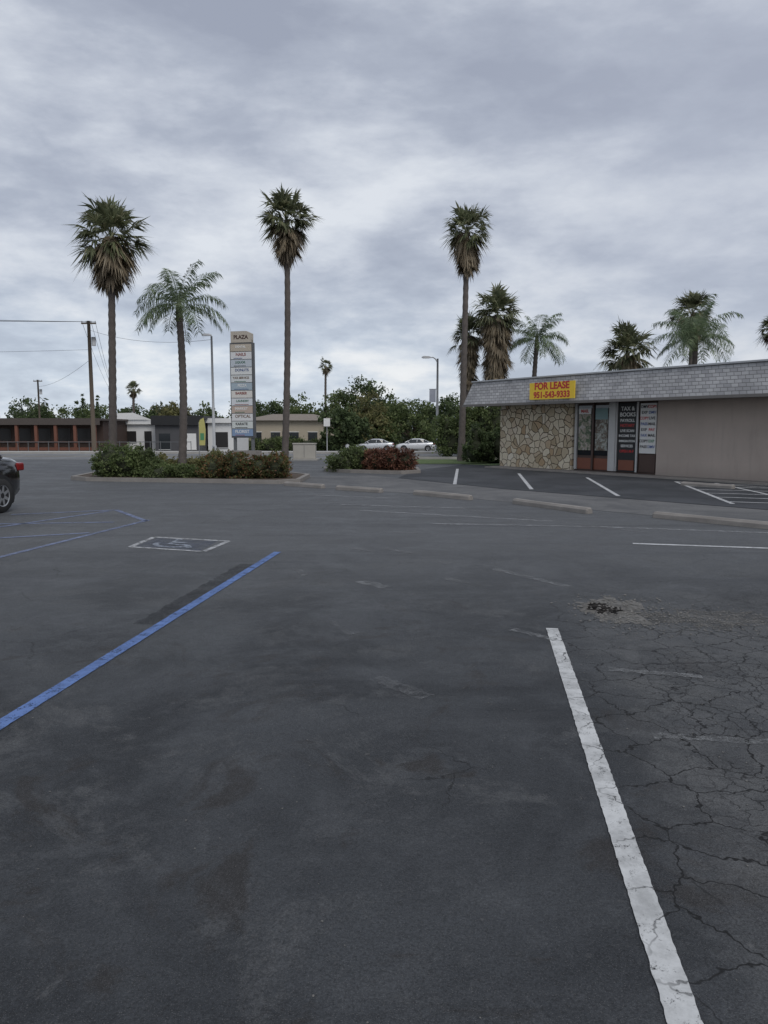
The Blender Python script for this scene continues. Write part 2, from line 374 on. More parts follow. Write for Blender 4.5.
def queen_palm(base,top,L,n=24,seed=0,tr=(.16,.12),wl=.024):
    rg=random.Random(seed); e=empty('queen_palm',base); B=Vector(base);T=Vector(top)-B
    P,Rr=trunk_pts((0,0,-.05),T,r0=tr[0],r1=tr[1]); tubeobj('trunk',P,Rr,M_ptrunk,e,10)
    tubeobj('crownshaft',[T-Vector((0,0,.15*L)),T+Vector((0,0,.12*L)),T+Vector((0,0,.3*L))],[tr[1]*1.1,tr[1]*1.0,.03],plain('crownshaft',(.1,.12,.05)),e,8)
    out=[]
    for i in range(n):
        az=2.399*i+rg.uniform(-.3,.3); q=(i+.5)/n; el=math.radians(82-86*q+rg.uniform(-8,8))
        h=Vector((math.cos(az),math.sin(az),0)); p=T.copy()+Vector((0,0,.1*L)); d=h*math.cos(el)+Vector((0,0,math.sin(el)))
        side=Vector((-h.y,h.x,0)); LL=L*rg.uniform(.8,1.15); ns=30; tw=rg.uniform(-.4,.4); gr=rg.uniform(.6,1.2)
        for s in range(ns):
            f=s/ns; step=LL/ns; q2=p+d*step
            out+=[p-side*.012,p+side*.012,q2+side*.01,q2-side*.01]
            if f>.1:
                ll=LL*.24*(math.sin(min(1,(f-.05)*1.1)*math.pi)**.5 if f<.9 else .55)
                for sg in (-1,1):
                    for rep in (0,1):
                        o2=side*sg*math.cos(tw*sg)+Vector((0,0,-rg.uniform(-.1,.8)))+d*rg.uniform(.25,.7); o2.normalize()
                        m=p+o2*ll*.5; t=p+o2*ll*rg.uniform(.8,1.15)+Vector((0,0,-ll*.3)); w=d*wl*L*.36
                        out+=[p,m-w,t,m+w]
            d=(d+Vector((0,0,-.05-.05*f))*gr).normalized(); p=q2
    quads_obj('fronds',[tuple(v) for v in out],G_queen,e)
    return e
def leaf_quads(C,size,rg):
    n=len(C); a=rg.normal(size=(n,3)); a/=np.linalg.norm(a,axis=1)[:,None]; b=rg.normal(size=(n,3)); b-=a*(a*b).sum(1)[:,None]; b/=np.linalg.norm(b,axis=1)[:,None]
    s=(size*rg.uniform(.6,1.4,n))[:,None]
    return np.stack([C-a*s,C-b*s*.55,C+a*s,C+b*s*.55],1).reshape(-1,3)
def foliage(lobes,nclump,per,csize,leaf,seed,shell=.55):
    rg=np.random.default_rng(seed); out=[]
    vol=np.array([l[3]*l[4]*l[5] for l in lobes])**.7; vol/=vol.sum()
    for l,w in zip(lobes,vol):
        k=max(3,int(nclump*w)); d=rg.normal(size=(k,3)); d/=np.linalg.norm(d,axis=1)[:,None]
        rr=rg.uniform(shell,1.08,k)[:,None]; c=d*rr*np.array(l[3:6])+np.array(l[:3])
        for q in c:
            if q[2]<.05: q[2]=.05
            out.append(q+rg.normal(size=(per,3))*csize*rg.uniform(.6,1.3)*np.array([1,1,.75]))
    C=np.concatenate(out); return leaf_quads(C,leaf,rg)
def tree(name,base,h,w,mat,seed,leaf=.22,nclump=150,per=34,tb=.3,lob=7):
    rg=random.Random(seed); e=empty(name,base); 
    tubeobj('trunk',[(0,0,-.2),(.05,0,h*.2),(rg.uniform(-.2,.2),0,h*.45)],[w*.06,w*.05,w*.035],M_bark,e,8)
    L=[]
    for i in range(lob):
        a=rg.uniform(0,6.28); q=rg.uniform(.1,.6); x=math.cos(a)*w*q*.8; y=math.sin(a)*w*q*.8; z=h*rg.uniform(tb+.15,.8)
        s=w*rg.uniform(.22,.38); L.append((x,y,z,s,s,min(s*.85,h-z)))
        tubeobj('limb',[(0,0,h*.2),(x*.5,y*.5,(h*.3+z)/2),(x,y,z)],[w*.03,w*.02,w*.008],M_bark,e,6)
    L.append((0,0,h*.72,w*.3,w*.3,h*.27))
    quads_obj('crown',foliage(L,nclump,per,w*.05,leaf,seed),mat,e)
def hedge(name,base,lobes,mat,seed,leaf=.04,n=170,per=60,cs=.075):
    e=empty(name,base)
    V=[];F=[]
    for l in lobes:
        b=len(V); nu,nv=12,7
        for j in range(nv):
            ph=math.pi*(j/(nv-1)-.5)
            for i in range(nu):
                t=2*math.pi*i/nu; V.append((l[0]+.8*l[3]*math.cos(ph)*math.cos(t),l[1]+.8*l[4]*math.cos(ph)*math.sin(t),max(0,l[2]+.8*l[5]*math.sin(ph))))
        for j in range(nv-1):
            for i in range(nu): F.append((b+j*nu+i,b+j*nu+(i+1)%nu,b+(j+1)*nu+(i+1)%nu,b+(j+1)*nu+i))
    mesh('dark_core',V,F,plain('shrub_core',(.03,.036,.018),.95),e)  # solid ellipsoid core; dark colour paints the shade between the leaves
    quads_obj('leaves',foliage(lobes,n,per,cs,leaf,seed,shell=.85),mat,e)

fan_palm((-8.97,24.5,.1),(-8.73,24.5,7.6),1.32,skirt=1.1,seed=1,nlive=68,ndead=85,tr=(.135,.10),sk_r=.6)
fan_palm((-3.17,23.5,.1),(-2.98,23.5,7.9),1.03,skirt=.85,seed=2,nlive=64,ndead=55,tr=(.115,.08),sk_r=.6)
queen_palm((-6.35,23.2,.1),(-6.27,23.2,5.1),1.75,seed=3,tr=(.13,.10),n=21)
fan_palm((3.75,36,0),(3.9,36,10.7),1.35,skirt=1.3,seed=4,nlive=62,ndead=90,tr=(.17,.12),sk_r=.62)
fan_palm((6.2,42,0),(6.26,42,7.8),1.65,skirt=3.9,seed=5,nlive=62,ndead=240,tr=(.25,.2),sk_r=.58)
fan_palm((4.8,43,0),(4.85,43,6.8),1.3,skirt=2.6,seed=6,nlive=50,ndead=130,tr=(.25,.2))
queen_palm((8.4,42,0),(8.5,42,6.2),2.1,seed=7,n=22)
fan_palm((12.2,38,0),(12.25,38,5.3),1.6,skirt=1.1,seed=8,nlive=70,ndead=35)
queen_palm((15.7,38,0),(15.7,38,5.8),2.4,seed=9,n=26)
fan_palm((17.1,42,0),(17.1,42,7.9),1.45,skirt=1.2,seed=10,nlive=60,ndead=50)
fan_palm((19.75,38,0),(19.75,38,6.5),1.1,skirt=.6,seed=11,nlive=50,ndead=20)
fan_palm((-9.3,120,-2),(-9.3,120,11.4),1.5,skirt=.8,seed=12,nlive=30,ndead=12,seg=9,tr=(.22,.17),lw=.1)
fan_palm((-36.8,110,-1.8),(-36.8,110,7.3),1.5,skirt=.8,seed=13,nlive=30,ndead=12,seg=9,tr=(.22,.17),lw=.1)

def island(poly,mat_in=M_soil):
    e=empty('planting_island'); n=len(poly); c=Vector((sum(p[0] for p in poly)/n,sum(p[1] for p in poly)/n))
    inn=[]
    for p in poly:
        d=(c-Vector(p)); inn.append(Vector(p)+d.normalized()*.15)
    V=[(p[0],p[1],0) for p in poly]+[(p[0],p[1],.12) for p in poly]+[(p[0],p[1],.12) for p in inn]+[(p[0],p[1],.08) for p in inn]
    F=[]
    for k in range(3):
        for i in range(n): F.append((k*n+i,k*n+(i+1)%n,(k+1)*n+(i+1)%n,(k+1)*n+i))
    mesh('kerb_ring',V,F,M_concd,e); mesh('soil',[(p[0],p[1],.1) for p in inn],[tuple(range(n))],mat_in,e)
island([(-9.7,22.9),(-9.0,22.3),(-5,21.5),(-3.0,21.1),(-2.45,21.6),(-2.4,24),(-3,24.9),(-9,26),(-9.9,25.2)])
island([(-2.2,27.2),(-1.2,26.4),(.6,25.6),(1.3,26.2),(1.3,28.2),(.6,29.2),(-1.6,29.4),(-2.3,28.6)])
hedge('green_hedge',(-8.0,23.1,.08),[(-.5,0,.44,.5,.5,.52),(.0,.0,.46,.55,.5,.48),(.4,.1,.46,.45,.45,.48)],G_mid,21)
hedge('low_shrub',(-6.3,22.6,.08),[(-.5,0,.14,.45,.4,.24),(.2,.2,.16,.4,.4,.22),(-1.,.5,.22,.45,.45,.34)],G_mid,22)
hedge('mixed_shrub',(-5.9,23.9,.08),[(-1.3,0,.26,.4,.5,.36),(-.4,0,.2,.5,.5,.3),(.4,0,.36,.35,.5,.40)],G_oliv,24)
hedge('red_tipped_hedge',(-4.2,22.4,.08),[(-1.0,.1,.3,.4,.5,.36),(-.3,0,.36,.5,.5,.4),(.35,0,.32,.4,.5,.34),(.9,.1,.36,.45,.5,.42)],leafmat('mixed_red_foliage',(.07,.095,.035),(.12,.12,.05),(.24,.10,.06)),23)
hedge('green_hedge',(-1.1,27.2,.08),[(-.45,0,.26,.5,.5,.36),(.1,.4,.35,.6,.5,.45)],G_mid,25)
hedge('red_hedge',(.25,26.9,.08),[(-.5,.1,.3,.5,.5,.42),(.0,0,.33,.5,.5,.42),(.45,.1,.32,.45,.5,.42)],G_red,26)
sheet('grass_strip',[(-2.2,33),(3.2,32.8),(4.6,31.2),(9,38),(24,37.4),(30,37.6),(-2.4,37.6)],.02,M_grass)
hedge('conifer_shrub',(4.2,34.5,0),[(0,0,.6,.5,.5,.7),(.05,0,1.25,.35,.35,.6),(.5,.3,.5,.5,.5,.55),(1.2,.3,.8,.5,.5,.8)],G_dark,27,leaf=.05,n=150)
hedge('yellow_shrub',(3.7,41,0),[(0,0,1.0,.7,.6,1.0),(-.4,0,1.6,.5,.5,.7),(.7,0,1.5,.7,.6,1.3),(2.2,0,1.6,1.1,.8,1.5)],G_mid,28,leaf=.07,n=260,cs=.14)
hedge('distant_hedge',(7.5,44,0),[(x,0,1.2,1.2,.8,1.3) for x in (-2,-.4,1.2,3,5)],G_dark,29,leaf=.08,n=300,cs=.16)

T=[('broadleaf_tree',-7.2,112,8.8,7,G_mid),('broadleaf_tree',-2.6,114,10.6,8.4,G_dark),('olive_tree',-2.4,104,7.6,7.5,G_oliv),('broadleaf_tree',-.4,106,5.2,7,G_mid),
   ('broadleaf_tree',4.5,108,7.4,8,G_mid),('broadleaf_tree',-12.5,112,8.2,8,G_mid),('broadleaf_tree',9.,112,7.6,9,G_dark),('broadleaf_tree',-17,120,7.6,7,G_dark),
   ('broadleaf_tree',-27,112,6.6,6,G_mid),('broadleaf_tree',-33,118,7.,7,G_oliv),('broadleaf_tree',-22,125,7.5,8,G_mid),('broadleaf_tree',1.2,116,8.8,7,G_mid),('broadleaf_tree',-4.6,90,4.8,4.4,G_dark),('broadleaf_tree',-48,120,6.8,9,G_mid),('broadleaf_tree',-57,118,7.6,9,G_dark),('broadleaf_tree',-39,116,6.4,8,G_dark)]
for i,(n,x,y,h,w_,m) in enumerate(T): tree(n,(x,y,gz(y)),h-gz(y)*.2,w_,m,40+i,leaf=.2,nclump=150,per=42,tb=.12 if m is not G_dark else .02)
L=[]
rg=random.Random(5)
for i in range(80):
    x=-150+i*3.8+rg.uniform(-2,2); h=rg.uniform(4.5,8.0); L.append((x,170+rg.uniform(-12,12),h*.35-2,rg.uniform(3,5),3,h*.85))
V1=foliage(L,1700,40,.9,.55,77,shell=.4); V1[:,2]-=1.0
quads_obj('distant_trees',V1,leafmat('distant_foliage',(.075,.095,.075),(.11,.135,.10),(.16,.17,.13)))
for x,y,h in [(-46,112,7.6),(-45.1,112,8.2),(-44.0,113,7.6),(-42.9,112,8.0),(-33.3,108,6.4),(-29.8,110,6.8)]:
    e=empty('cypress_tree',(x,y,gz(y)))
    tubeobj('trunk',[(0,0,0),(0,0,h*.5)],[.12,.05],M_bark,e,6)
    quads_obj('crown',foliage([(0,0,h*(.15+.1*k),.45*(1-.1*k),.45*(1-.1*k),h*.13) for k in range(9)],60,30,.12,.14,int(abs(x*10))),G_dark,e)

# ---------------------------------------------------------------- text
def text(s,size,mat,parent,loc,rot=(R(90),0,0),name='lettering',align='CENTER',bold=0):
    c=bpy.data.curves.new(name,'FONT'); c.body=s; c.size=size; c.align_x=align; c.align_y='CENTER'; c.offset=bold; c.extrude=.002
    c.materials.append(mat); o=bpy.data.objects.new(name,c); link(o); o.parent=parent; o.location=loc; o.rotation_euler=rot; return o
M_red=plain('red_letter',(.5,.03,.03),.5); M_black=plain('black',(.015,.015,.016),.5); M_wht=plain('white_panel',(.7,.7,.68),.5,var=.06)
M_yel=plain('yellow_board',(.85,.58,.04),.5,var=.06)

# ---------------------------------------------------------------- shop for lease
def stone_mat():
    t=NT('flagstone'); o=t.obj(); s=t.xyz(o)
    n=t.n('ShaderNodeTexNoise'); n.inputs['Scale'].default_value=3; t.l(o,n.inputs['Vector'])
    vm=t.n('ShaderNodeVectorMath',operation='MULTIPLY_ADD'); t.l(n.outputs['Color'],vm.inputs[0]); vm.inputs[1].default_value=(.25,.25,.0); t.l(t.comb(s[0],s[2],0),vm.inputs[2])
    a=t.n('ShaderNodeTexVoronoi',feature='DISTANCE_TO_EDGE'); a.voronoi_dimensions='2D'; b=t.n('ShaderNodeTexVoronoi'); b.voronoi_dimensions='2D'
    for v in(a,b): v.inputs['Scale'].default_value=4.0; t.l(vm.outputs[0],v.inputs['Vector'])
    sep=t.n('ShaderNodeSeparateColor'); t.l(b.outputs['Color'],sep.inputs[0])
    c=t.ramp(sep.outputs[0],[(0,(.36,.28,.17)),(.25,(.62,.54,.40)),(.6,(.74,.67,.52)),(.82,(.44,.31,.18)),(1,(.8,.75,.63))])
    c=t.mix(t.math('MULTIPLY',t.noise(o,14,4),.4),c,(.36,.29,.2))
    e=t.step(a.outputs['Distance'],.012,.06); c=t.mix(e,(.10,.07,.045),c)
    t.bsdf(c,.85,bump=e,bd=.05,bs=1); return t.m
def shingle_mat(name,c1,c2,mort,bw=.22,bh=.11):
    t=NT(name); s=t.xyz(t.obj()); v=t.comb(t.math('ADD',s[0],s[1]),s[2])
    b=t.n('ShaderNodeTexBrick'); t.l(v,b.inputs['Vector']); b.inputs['Scale'].default_value=1
    b.inputs['Brick Width'].default_value=bw; b.inputs['Row Height'].default_value=bh; b.inputs['Mortar Size'].default_value=.008; b.inputs['Mortar Smooth'].default_value=.3; b.inputs['Bias'].default_value=0
    t.put(b.inputs['Color1'],c1); t.put(b.inputs['Color2'],c2); t.put(b.inputs['Mortar'],mort)
    n=t.noise(t.obj(),1.2,5,.7); c=t.mix(1.,b.outputs['Color'],t.ramp(n,[(.3,(.8,)*3),(.7,(1.15,)*3)]),'MULTIPLY')
    t.bsdf(c,.8,bump=b.outputs['Fac'],bd=-.02,bs=.8); return t.m
def glassmat():
    t=NT('window_glass'); t.bsdf((.02,.024,.028),.06,spec=.7); return t.m
M_glass=glassmat()
def stucco_mat(name,c):
    t=NT(name); o=t.obj(); s=t.xyz(o); n=t.noise(o,.9,5,.65); col=t.mix(n,[x*.78 for x in c],[x*1.12 for x in c])
    st=t.n('ShaderNodeMapping'); st.inputs['Scale'].default_value=(2.5,2.5,.3); t.l(o,st.inputs[0])
    col=t.mix(t.math('MULTIPLY',t.step(t.noise(st.outputs[0],1.5,5),.5,.75),.35),col,[x*.6 for x in c])
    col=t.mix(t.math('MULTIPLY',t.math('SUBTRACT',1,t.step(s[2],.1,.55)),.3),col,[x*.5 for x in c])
    t.bsdf(col,.9,bump=t.noise(o,60,3,.7),bd=.006,bs=.7); return t.m
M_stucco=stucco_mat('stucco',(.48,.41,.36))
S=empty('shop_building',(4.79,30.4,0),math.atan2(-.816,.578))
M_brown=plain('brown_frame',(.07,.04,.03),.5); M_rust=plain('rust_panel',(.2,.07,.04),.6)
M_alu=plain('white_post',(.5,.5,.49),.5)
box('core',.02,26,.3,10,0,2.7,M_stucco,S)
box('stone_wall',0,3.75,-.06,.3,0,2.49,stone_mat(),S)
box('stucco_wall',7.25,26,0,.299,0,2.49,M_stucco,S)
box('walkway',0,26,-.9,-.07,0,.06,M_concd,S)
x0,x1,y0,y1,z0,z1=-1,27,-1.2,11.2,2.52,3.44; i=.28
V=[(x0,y0,z0),(x1,y0,z0),(x1,y1,z0),(x0,y1,z0),(x0+i,y0+i,z1),(x1-i,y0+i,z1),(x1-i,y1-i,z1),(x0+i,y1-i,z1)]
mesh('mansard_roof',V,[(0,1,5,4),(1,2,6,5),(2,3,7,6),(3,0,4,7),(4,5,6,7)],shingle_mat('grey_shingle',(.29,.29,.30),(.42,.42,.425),(.15,.15,.15)),S)
box('soffit',x0+.01,x1-.01,y0+.01,y1-.01,2.50,2.515,plain('soffit_paint',(.3,.27,.24)),S)
box('eave_board',x0-.02,x1,y0-.035,y0-.005,2.45,2.54,plain('eave_brown',(.16,.15,.14)),S)
box('roof_cap',x0+i-.05,x1-i,y0+i-.06,y0+i+.06,3.43,3.48,plain('cap_metal',(.42,.43,.44),.5),S)
box('roof_unit',12.8,13.6,2.5,3.3,3.44,3.95,M_conc,S); box('roof_unit_b',6.,6.3,1.5,1.8,3.44,3.65,M_conc,S)
box('window_surround',3.751,7.249,.1,.29,0,2.49,M_brown,S)
box('glass_1',3.9,4.55,.07,.099,.62,2.4,M_glass,S); box('glass_2',4.65,5.28,.07,.099,.62,2.4,M_glass,S)
box('panel_1',3.9,4.55,.07,.099,.12,.52,M_rust,S); box('panel_2',4.65,5.28,.07,.099,.12,.52,M_rust,S)
for nm,a,b in(('m1',3.78,3.88),('m2',4.56,4.64),('m3',5.29,5.36)): box('mullion_'+nm,a,b,.02,.098,.1,2.48,M_alu if nm!='m2' else M_brown,S)
box('post',5.38,5.6,-.02,.098,.1,2.49,M_alu,S)
def poster_mat(name,cs,scale):
    t=NT(name); o=t.obj(); c=t.ramp(t.noise(o,scale,4,.6,.8),[(.3+.4*i/(len(cs)-1),c) for i,c in enumerate(cs)]); t.bsdf(c,.5); return t.m
box('poster_1',3.95,4.5,.05,.068,.8,2.3,poster_mat('poster_photo',[(.03,.05,.02),(.1,.14,.08),(.35,.3,.25),(.5,.5,.5)],6),S)
box('poster_2',4.7,5.23,.05,.068,.8,2.3,poster_mat('poster_photo_b',[(.02,.03,.03),(.14,.1,.07),(.3,.33,.3),(.55,.5,.45)],6),S)
box('poster_cap',3.95,4.5,.04,.049,2.1,2.3,M_wht,S); box('poster_cap_b',4.7,5.23,.04,.049,1.9,2.3,plain('poster_teal',(.2,.3,.3)),S)
text('MAIL',.16,M_red,S,(4.22,.035,2.2),bold=.004)
box('door',5.64,6.46,.05,.099,.1,2.45,M_black,S); box('door_panel',5.74,6.36,.03,.049,.15,.5,M_rust,S)
box('door_frame_l',5.61,5.66,.0,.049,.1,2.48,M_alu,S); box('door_frame_r',6.44,6.5,.0,.049,.1,2.48,M_alu,S)
for s_,z_,m_,sz in [('TAX &',2.25,M_wht,.19),('BOOKS',2.05,M_wht,.19),('PAYROLL',1.85,M_wht,.14),('NOTARY',1.68,M_red,.14),('LIVE SCAN',1.5,M_wht,.12),('INCOME TAX',1.33,M_wht,.11),('IMMIGRATION',1.15,M_wht,.1),('SERVICES',.98,M_wht,.12),('OPEN M-F',.8,M_red,.13)]:
    text(s_,sz,m_,S,(6.05,.045,z_),bold=.003)
box('poster_board',6.56,7.18,.04,.099,.75,2.42,M_wht,S); box('board_base',6.56,7.18,.05,.099,.12,.7,M_brown,S)
for r in range(8):
    for c_ in range(2):
        m_=random.choice([M_red,M_black,plain('logo_green',(.05,.2,.1)),plain('logo_blue',(.05,.1,.3)),M_black])
        text(random.choice(['EXP','DMV','FAX','LIVE','PAY','COPY','MAIL','PASS']),.13,m_,S,(6.72+.3*c_,.036,2.3-.19*r),bold=.003)
box('lease_board',2.75,4.85,-1.29,-1.26,2.62,3.22,M_yel,S); box('board_post_l',3.0,3.05,-1.255,-1.1,2.62,3.2,M_black,S); box('board_post_r',4.5,4.55,-1.255,-1.1,2.62,3.2,M_black,S)
text('FOR LEASE',.34,M_red,S,(3.8,-1.293,3.08),bold=.012); text('951-543-9333',.30,M_red,S,(3.8,-1.293,2.77),bold=.012)

# ---------------------------------------------------------------- pylon sign
Y=38; P=empty('shopping_centre_sign',(-7.15,Y,0),R(-14))
M_pole=plain('sign_steel',(.12,.125,.13),.5)
box('post_l',-.55,-.43,-.08,.08,0,6.,M_pole,P); box('post_r',.43,.55,-.08,.08,0,6.,M_pole,P); box('base',-.8,.8,-.35,.35,0,.45,M_concd,P)
box('cabinet',-.62,.62,-.14,.14,1.1,5.85,plain('cabinet_dark',(.08,.082,.085),.5),P)
mesh('crown_panel',[(-.55,-.15,5.86),(.55,-.15,5.86),(.55,-.15,6.3),(.3,-.15,6.42),(-.55,-.15,6.42),(-.55,.15,5.86),(.55,.15,5.86),(.55,.15,6.3),(.3,.15,6.42),(-.55,.15,6.42)],
     [(0,1,2,3,4),(9,8,7,6,5),(0,5,6,1),(1,6,7,2),(2,7,8,3),(3,8,9,4),(4,9,5,0)],plain('tan_panel',(.42,.38,.32)),P)
text('PLAZA',.26,M_brown,P,(0,-.156,6.12),bold=.01)
cols=[(.42,.37,.3),(.6,.6,.6),(.45,.49,.53),(.62,.63,.62),(.58,.6,.6),(.33,.4,.45),(.62,.6,.56),(.6,.62,.64),(.45,.36,.3),(.62,.62,.62),(.55,.58,.56),(.2,.28,.42)]
words=['DENTAL','NAILS','LIQUOR','DONUTS','TAX SERVICE','PIZZA','BARBER','LAUNDRY','MARKET','OPTICAL','KARATE','FLORIST']
rw=random.Random(4); lm=[M_black,plain('ltr_maroon',(.22,.05,.04)),plain('ltr_green',(.04,.13,.08)),plain('ltr_blue',(.04,.08,.2)),plain('ltr_brown',(.15,.09,.05))]
z=5.78
for k,c in enumerate(cols):
    h=.385; box('tenant_panel',-.57,.57,-.165,-.145,z-h+.03,z,plain('panel_%d'%k,c,.45,var=.05),P)
    text(words[k],rw.choice([.15,.18,.21]),lm[k%5] if k not in(0,5,8,11) else M_wht,P,(rw.uniform(-.05,.05),-.169,z-h/2+.06),bold=.004)
    if k%3: box('sub_line',-.4,.45*rw.random(),-.168,-.166,z-h+.06,z-h+.09,lm[(k+2)%4],P)
    z-=.385

# ---------------------------------------------------------------- lamps, poles, wires, small furniture
M_galv=plain('galvanised',(.33,.34,.35),.5)
def street_lamp(x,y,h,arm,ax,banner=None):
    e=empty('street_lamp',(x,y,0)); tubeobj('pole',[(0,0,0),(0,0,.5),(0,0,.52),(0,0,h)],[.14,.14,.09,.06],M_galv,e)
    tubeobj('arm',[(0,0,h-.25),(ax*arm*.3,0,h-.02),(ax*arm*.65,0,h+.08),(ax*arm,0,h+.06)],[.04,.04,.035,.03],M_galv,e,8)
    V=[];F=[]
    hx=ax*arm
    for k,(xx,w,t) in enumerate([(-.05,.06,.04),(.1,.12,.09),(.4,.13,.1),(.55,.06,.05)]):
        X=hx+ax*xx; V+=[(X,-w,h+.06-t*.4),(X,w,h+.06-t*.4),(X,w*.7,h+.06+t),(X,-w*.7,h+.06+t)]
    for k in range(3):
        for j in range(4): F.append((k*4+j,k*4+(j+1)%4,(k+1)*4+(j+1)%4,(k+1)*4+j))
    F+=[(0,1,2,3),(15,14,13,12)]
    mesh('luminaire',V,F,M_galv,e)
    box('hand_hole',-.05,.05,-.16,-.14,.2,.45,M_pole,e)
    if banner: 
        z0,z1,m,sx=banner; box('banner',.1*sx if sx>0 else -.5,.5 if sx>0 else -.1,-.01,.01,z0,z1,m,e); tubeobj('banner_arm',[(0,0,z1+.02),(.52*sx,0,z1+.02)],[.02,.02],M_galv,e,6)
street_lamp(-10.6,46.4,7.2,.05,-1)
street_lamp(3.35,47,5.9,.45,-1,(3.2,4.0,plain('banner_cloth',(.4,.42,.48)),-1))
e=empty('feather_flag',(-10.7,43,0)); tubeobj('mast',[(0,0,0),(0,0,1.9),(.1,0,2.1),(.3,0,2.2)],[.025,.02,.015,.01],M_pole,e,6)
V=[(0,0,.6),(.35,0,.6),(.4,0,1.5),(.34,0,2.),(.3,0,2.2),(.1,0,2.1),(0,0,1.9)]; mesh('cloth',V,[tuple(range(7))],plain('flag_yellow',(.45,.42,.15)),e)
box('cloth_mark',.08,.3,-.01,-.004,.9,1.3,plain('flag_green',(.08,.25,.12)),e)
def power_pole(x,y,h,r=.15):
    e=empty('power_pole',(x,y,gz(y))); M=plain('pole_wood',(.1,.08,.06),.9); tubeobj('pole',[(0,0,-.1),(0,0,h)],[r,r*.7],M,e,8)
    box('crossarm',-.6,.6,-.07,.05,h-.25,h-.13,M,e); tubeobj('transformer',[(.35,0,h-2.0),(.35,0,h-1.3)],[.17,.17],M_galv,e,10)
    for k in (-.55,-.2,.2,.55): tubeobj('insulator',[(k,0,h-.13),(k,0,h-.0)],[.04,.03],M_galv,e,6)
power_pole(-24.2,62,10.7,.2); power_pole(-48,104,9.8,.16)
def wire(p0,p1,sag,r=.014):
    c=[]
    for k in range(17):
        f=k/16; p=Vector(p0).lerp(Vector(p1),f); p.z-=sag*4*f*(1-f); c.append(p)
    V,F=tube(c,[r]*17,4,False); mesh('power_line',V,F,M_black)
for k,dz in ((-.55,0),(.2,.35),(.55,-.3)):
    wire((-24.2+k,62,10.25),(-75,50,11.9+dz),.8)
    wire((-24.2+k,62,10.25),(-60,170,9+dz),2.2)
wire((-24.2,62,9.6),(-10.6,46.4,7.0),.5,.01); wire((-24.2,62,8.0),(-75,52,8.4),.8,.01)
wire((-48,104,7.3),(-24.2,62,7.2),.5)
e=empty('utility_cabinet',(-3.95,37,0)); M_b=plain('beige_metal',(.36,.34,.3),.6)
box('body',-.55,.55,-.3,.3,.08,.8,M_b,e,.02); box('pad',-.65,.65,-.4,.4,0,.08,M_conc,e); box('door_seam',-.01,.01,-.306,-.301,.15,.75,M_pole,e); box('lid',-.58,.58,-.33,.33,.8,.85,M_b,e)
e=empty('bollard_light',(-1.6,32.6,0)); tubeobj('stem',[(0,0,0),(0,0,.7)],[.06,.06],M_galv,e); tubeobj('cap',[(0,0,.72),(0,0,.85),(0,0,.9)],[.09,.09,.03],M_galv,e)
e=empty('traffic_sign',(-3.6,47,0)); tubeobj('post',[(0,0,0),(0,0,2.2)],[.03,.03],M_galv,e,6); box('plate',-.2,.2,-.045,-.033,1.7,2.2,M_wht,e)

# ---------------------------------------------------------------- background buildings
def lowbuilding(name,x0,x1,y,top,depth,wall,roofm,posts=0,openings=(),overh=.6,fasc=.35,colm=None):
    g0=gz(y); e=empty(name,(0,y,g0)); h=top-g0; colm=colm or roofm
    box('walls',x0,x1,0,depth,-.1,h-.02,wall,e)
    box('roof_slab',x0-.3,x1+.3,-overh,depth+.3,h-.02,h+fasc*.4,roofm,e); box('fascia',x0-.32,x1+.32,-overh-.05,-overh-.002,h-fasc,h+fasc*.45,roofm,e)
    for i in range(posts):
        x=x0+.3+(x1-x0-.6)*i/(posts-1); box('column',x-.14,x+.14,-overh+.05,-overh+.33,-.1,h-.021,colm,e)
    for (a,b,z0_,z1_,m) in openings:
        box('opening',a,b,-.04,-.002,z0_,z1_,m,e)
        box('sill',a-.05,b+.05,-.1,-.041,z0_-.07,z0_,M_brown if m is M_dk and posts else M_alu,e)
    return e
M_dk=plain('dark_opening',(.02,.018,.017),.4); M_redw=plain('dark_redwood',(.06,.038,.03),.8,var=.3); M_roofb=plain('brown_roof',(.075,.062,.055),.8); M_redc=plain('red_column',(.16,.065,.042),.8)
M_whw=plain('white_wall',(.68,.68,.67),.8,var=.1,scale=.6); M_beige=plain('beige_wall',(.40,.35,.27),.8,var=.1)
b_=lowbuilding('brown_office_building',-52,-28.3,75,2.35,8,M_redw,M_roofb,posts=13,openings=[(-51+2*i,-49.6+2*i,.9,2.3,M_dk) for i in range(11)],overh=1.6,fasc=.45,colm=M_redc)
box('rail_top',-52,-28.5,-1.62,-1.56,.95,1.03,M_redc,b_); box('rail_low',-52,-28.5,-1.6,-1.57,.15,.45,M_redc,b_)
lowbuilding('white_shop_building',-30.3,-25.0,82,2.35,8,M_whw,M_whw,openings=[(-29.8,-28.8,1.,2.2,M_dk),(-28.3,-27.3,1.,2.2,M_dk),(-26.4,-25.6,.2,2.2,M_dk)],overh=.3)
mesh('shop_gable_sign',[(-29.9,81.5,2.5),(-25.4,81.5,2.5),(-27.4,81.5,3.25),(-29.2,81.5,3.2)],[(0,1,2,3)],M_whw)
lowbuilding('dark_shop_building',-24.6,-19.6,80,2.6,8,plain('charcoal_wall',(.07,.07,.075)),M_black,openings=[(-24.2,-23,.2,1.9,M_glass),(-21.6,-20.2,.2,1.9,M_wht)],overh=.3,fasc=.7)
lowbuilding('white_shop_building',-19.4,-16.4,82,2.5,8,M_whw,M_whw,openings=[(-18.8,-17.2,.4,2.1,M_dk)],overh=.3)
e=empty('street_fence',(0,73,gz(73)))
for k in range(34): box('picket',-52+k*1.0,-51.94+k*1.0,0,.05,0,1.0,M_pole,e)
box('rail',-52,-19,-.02,-.001,.9,.96,M_pole,e)
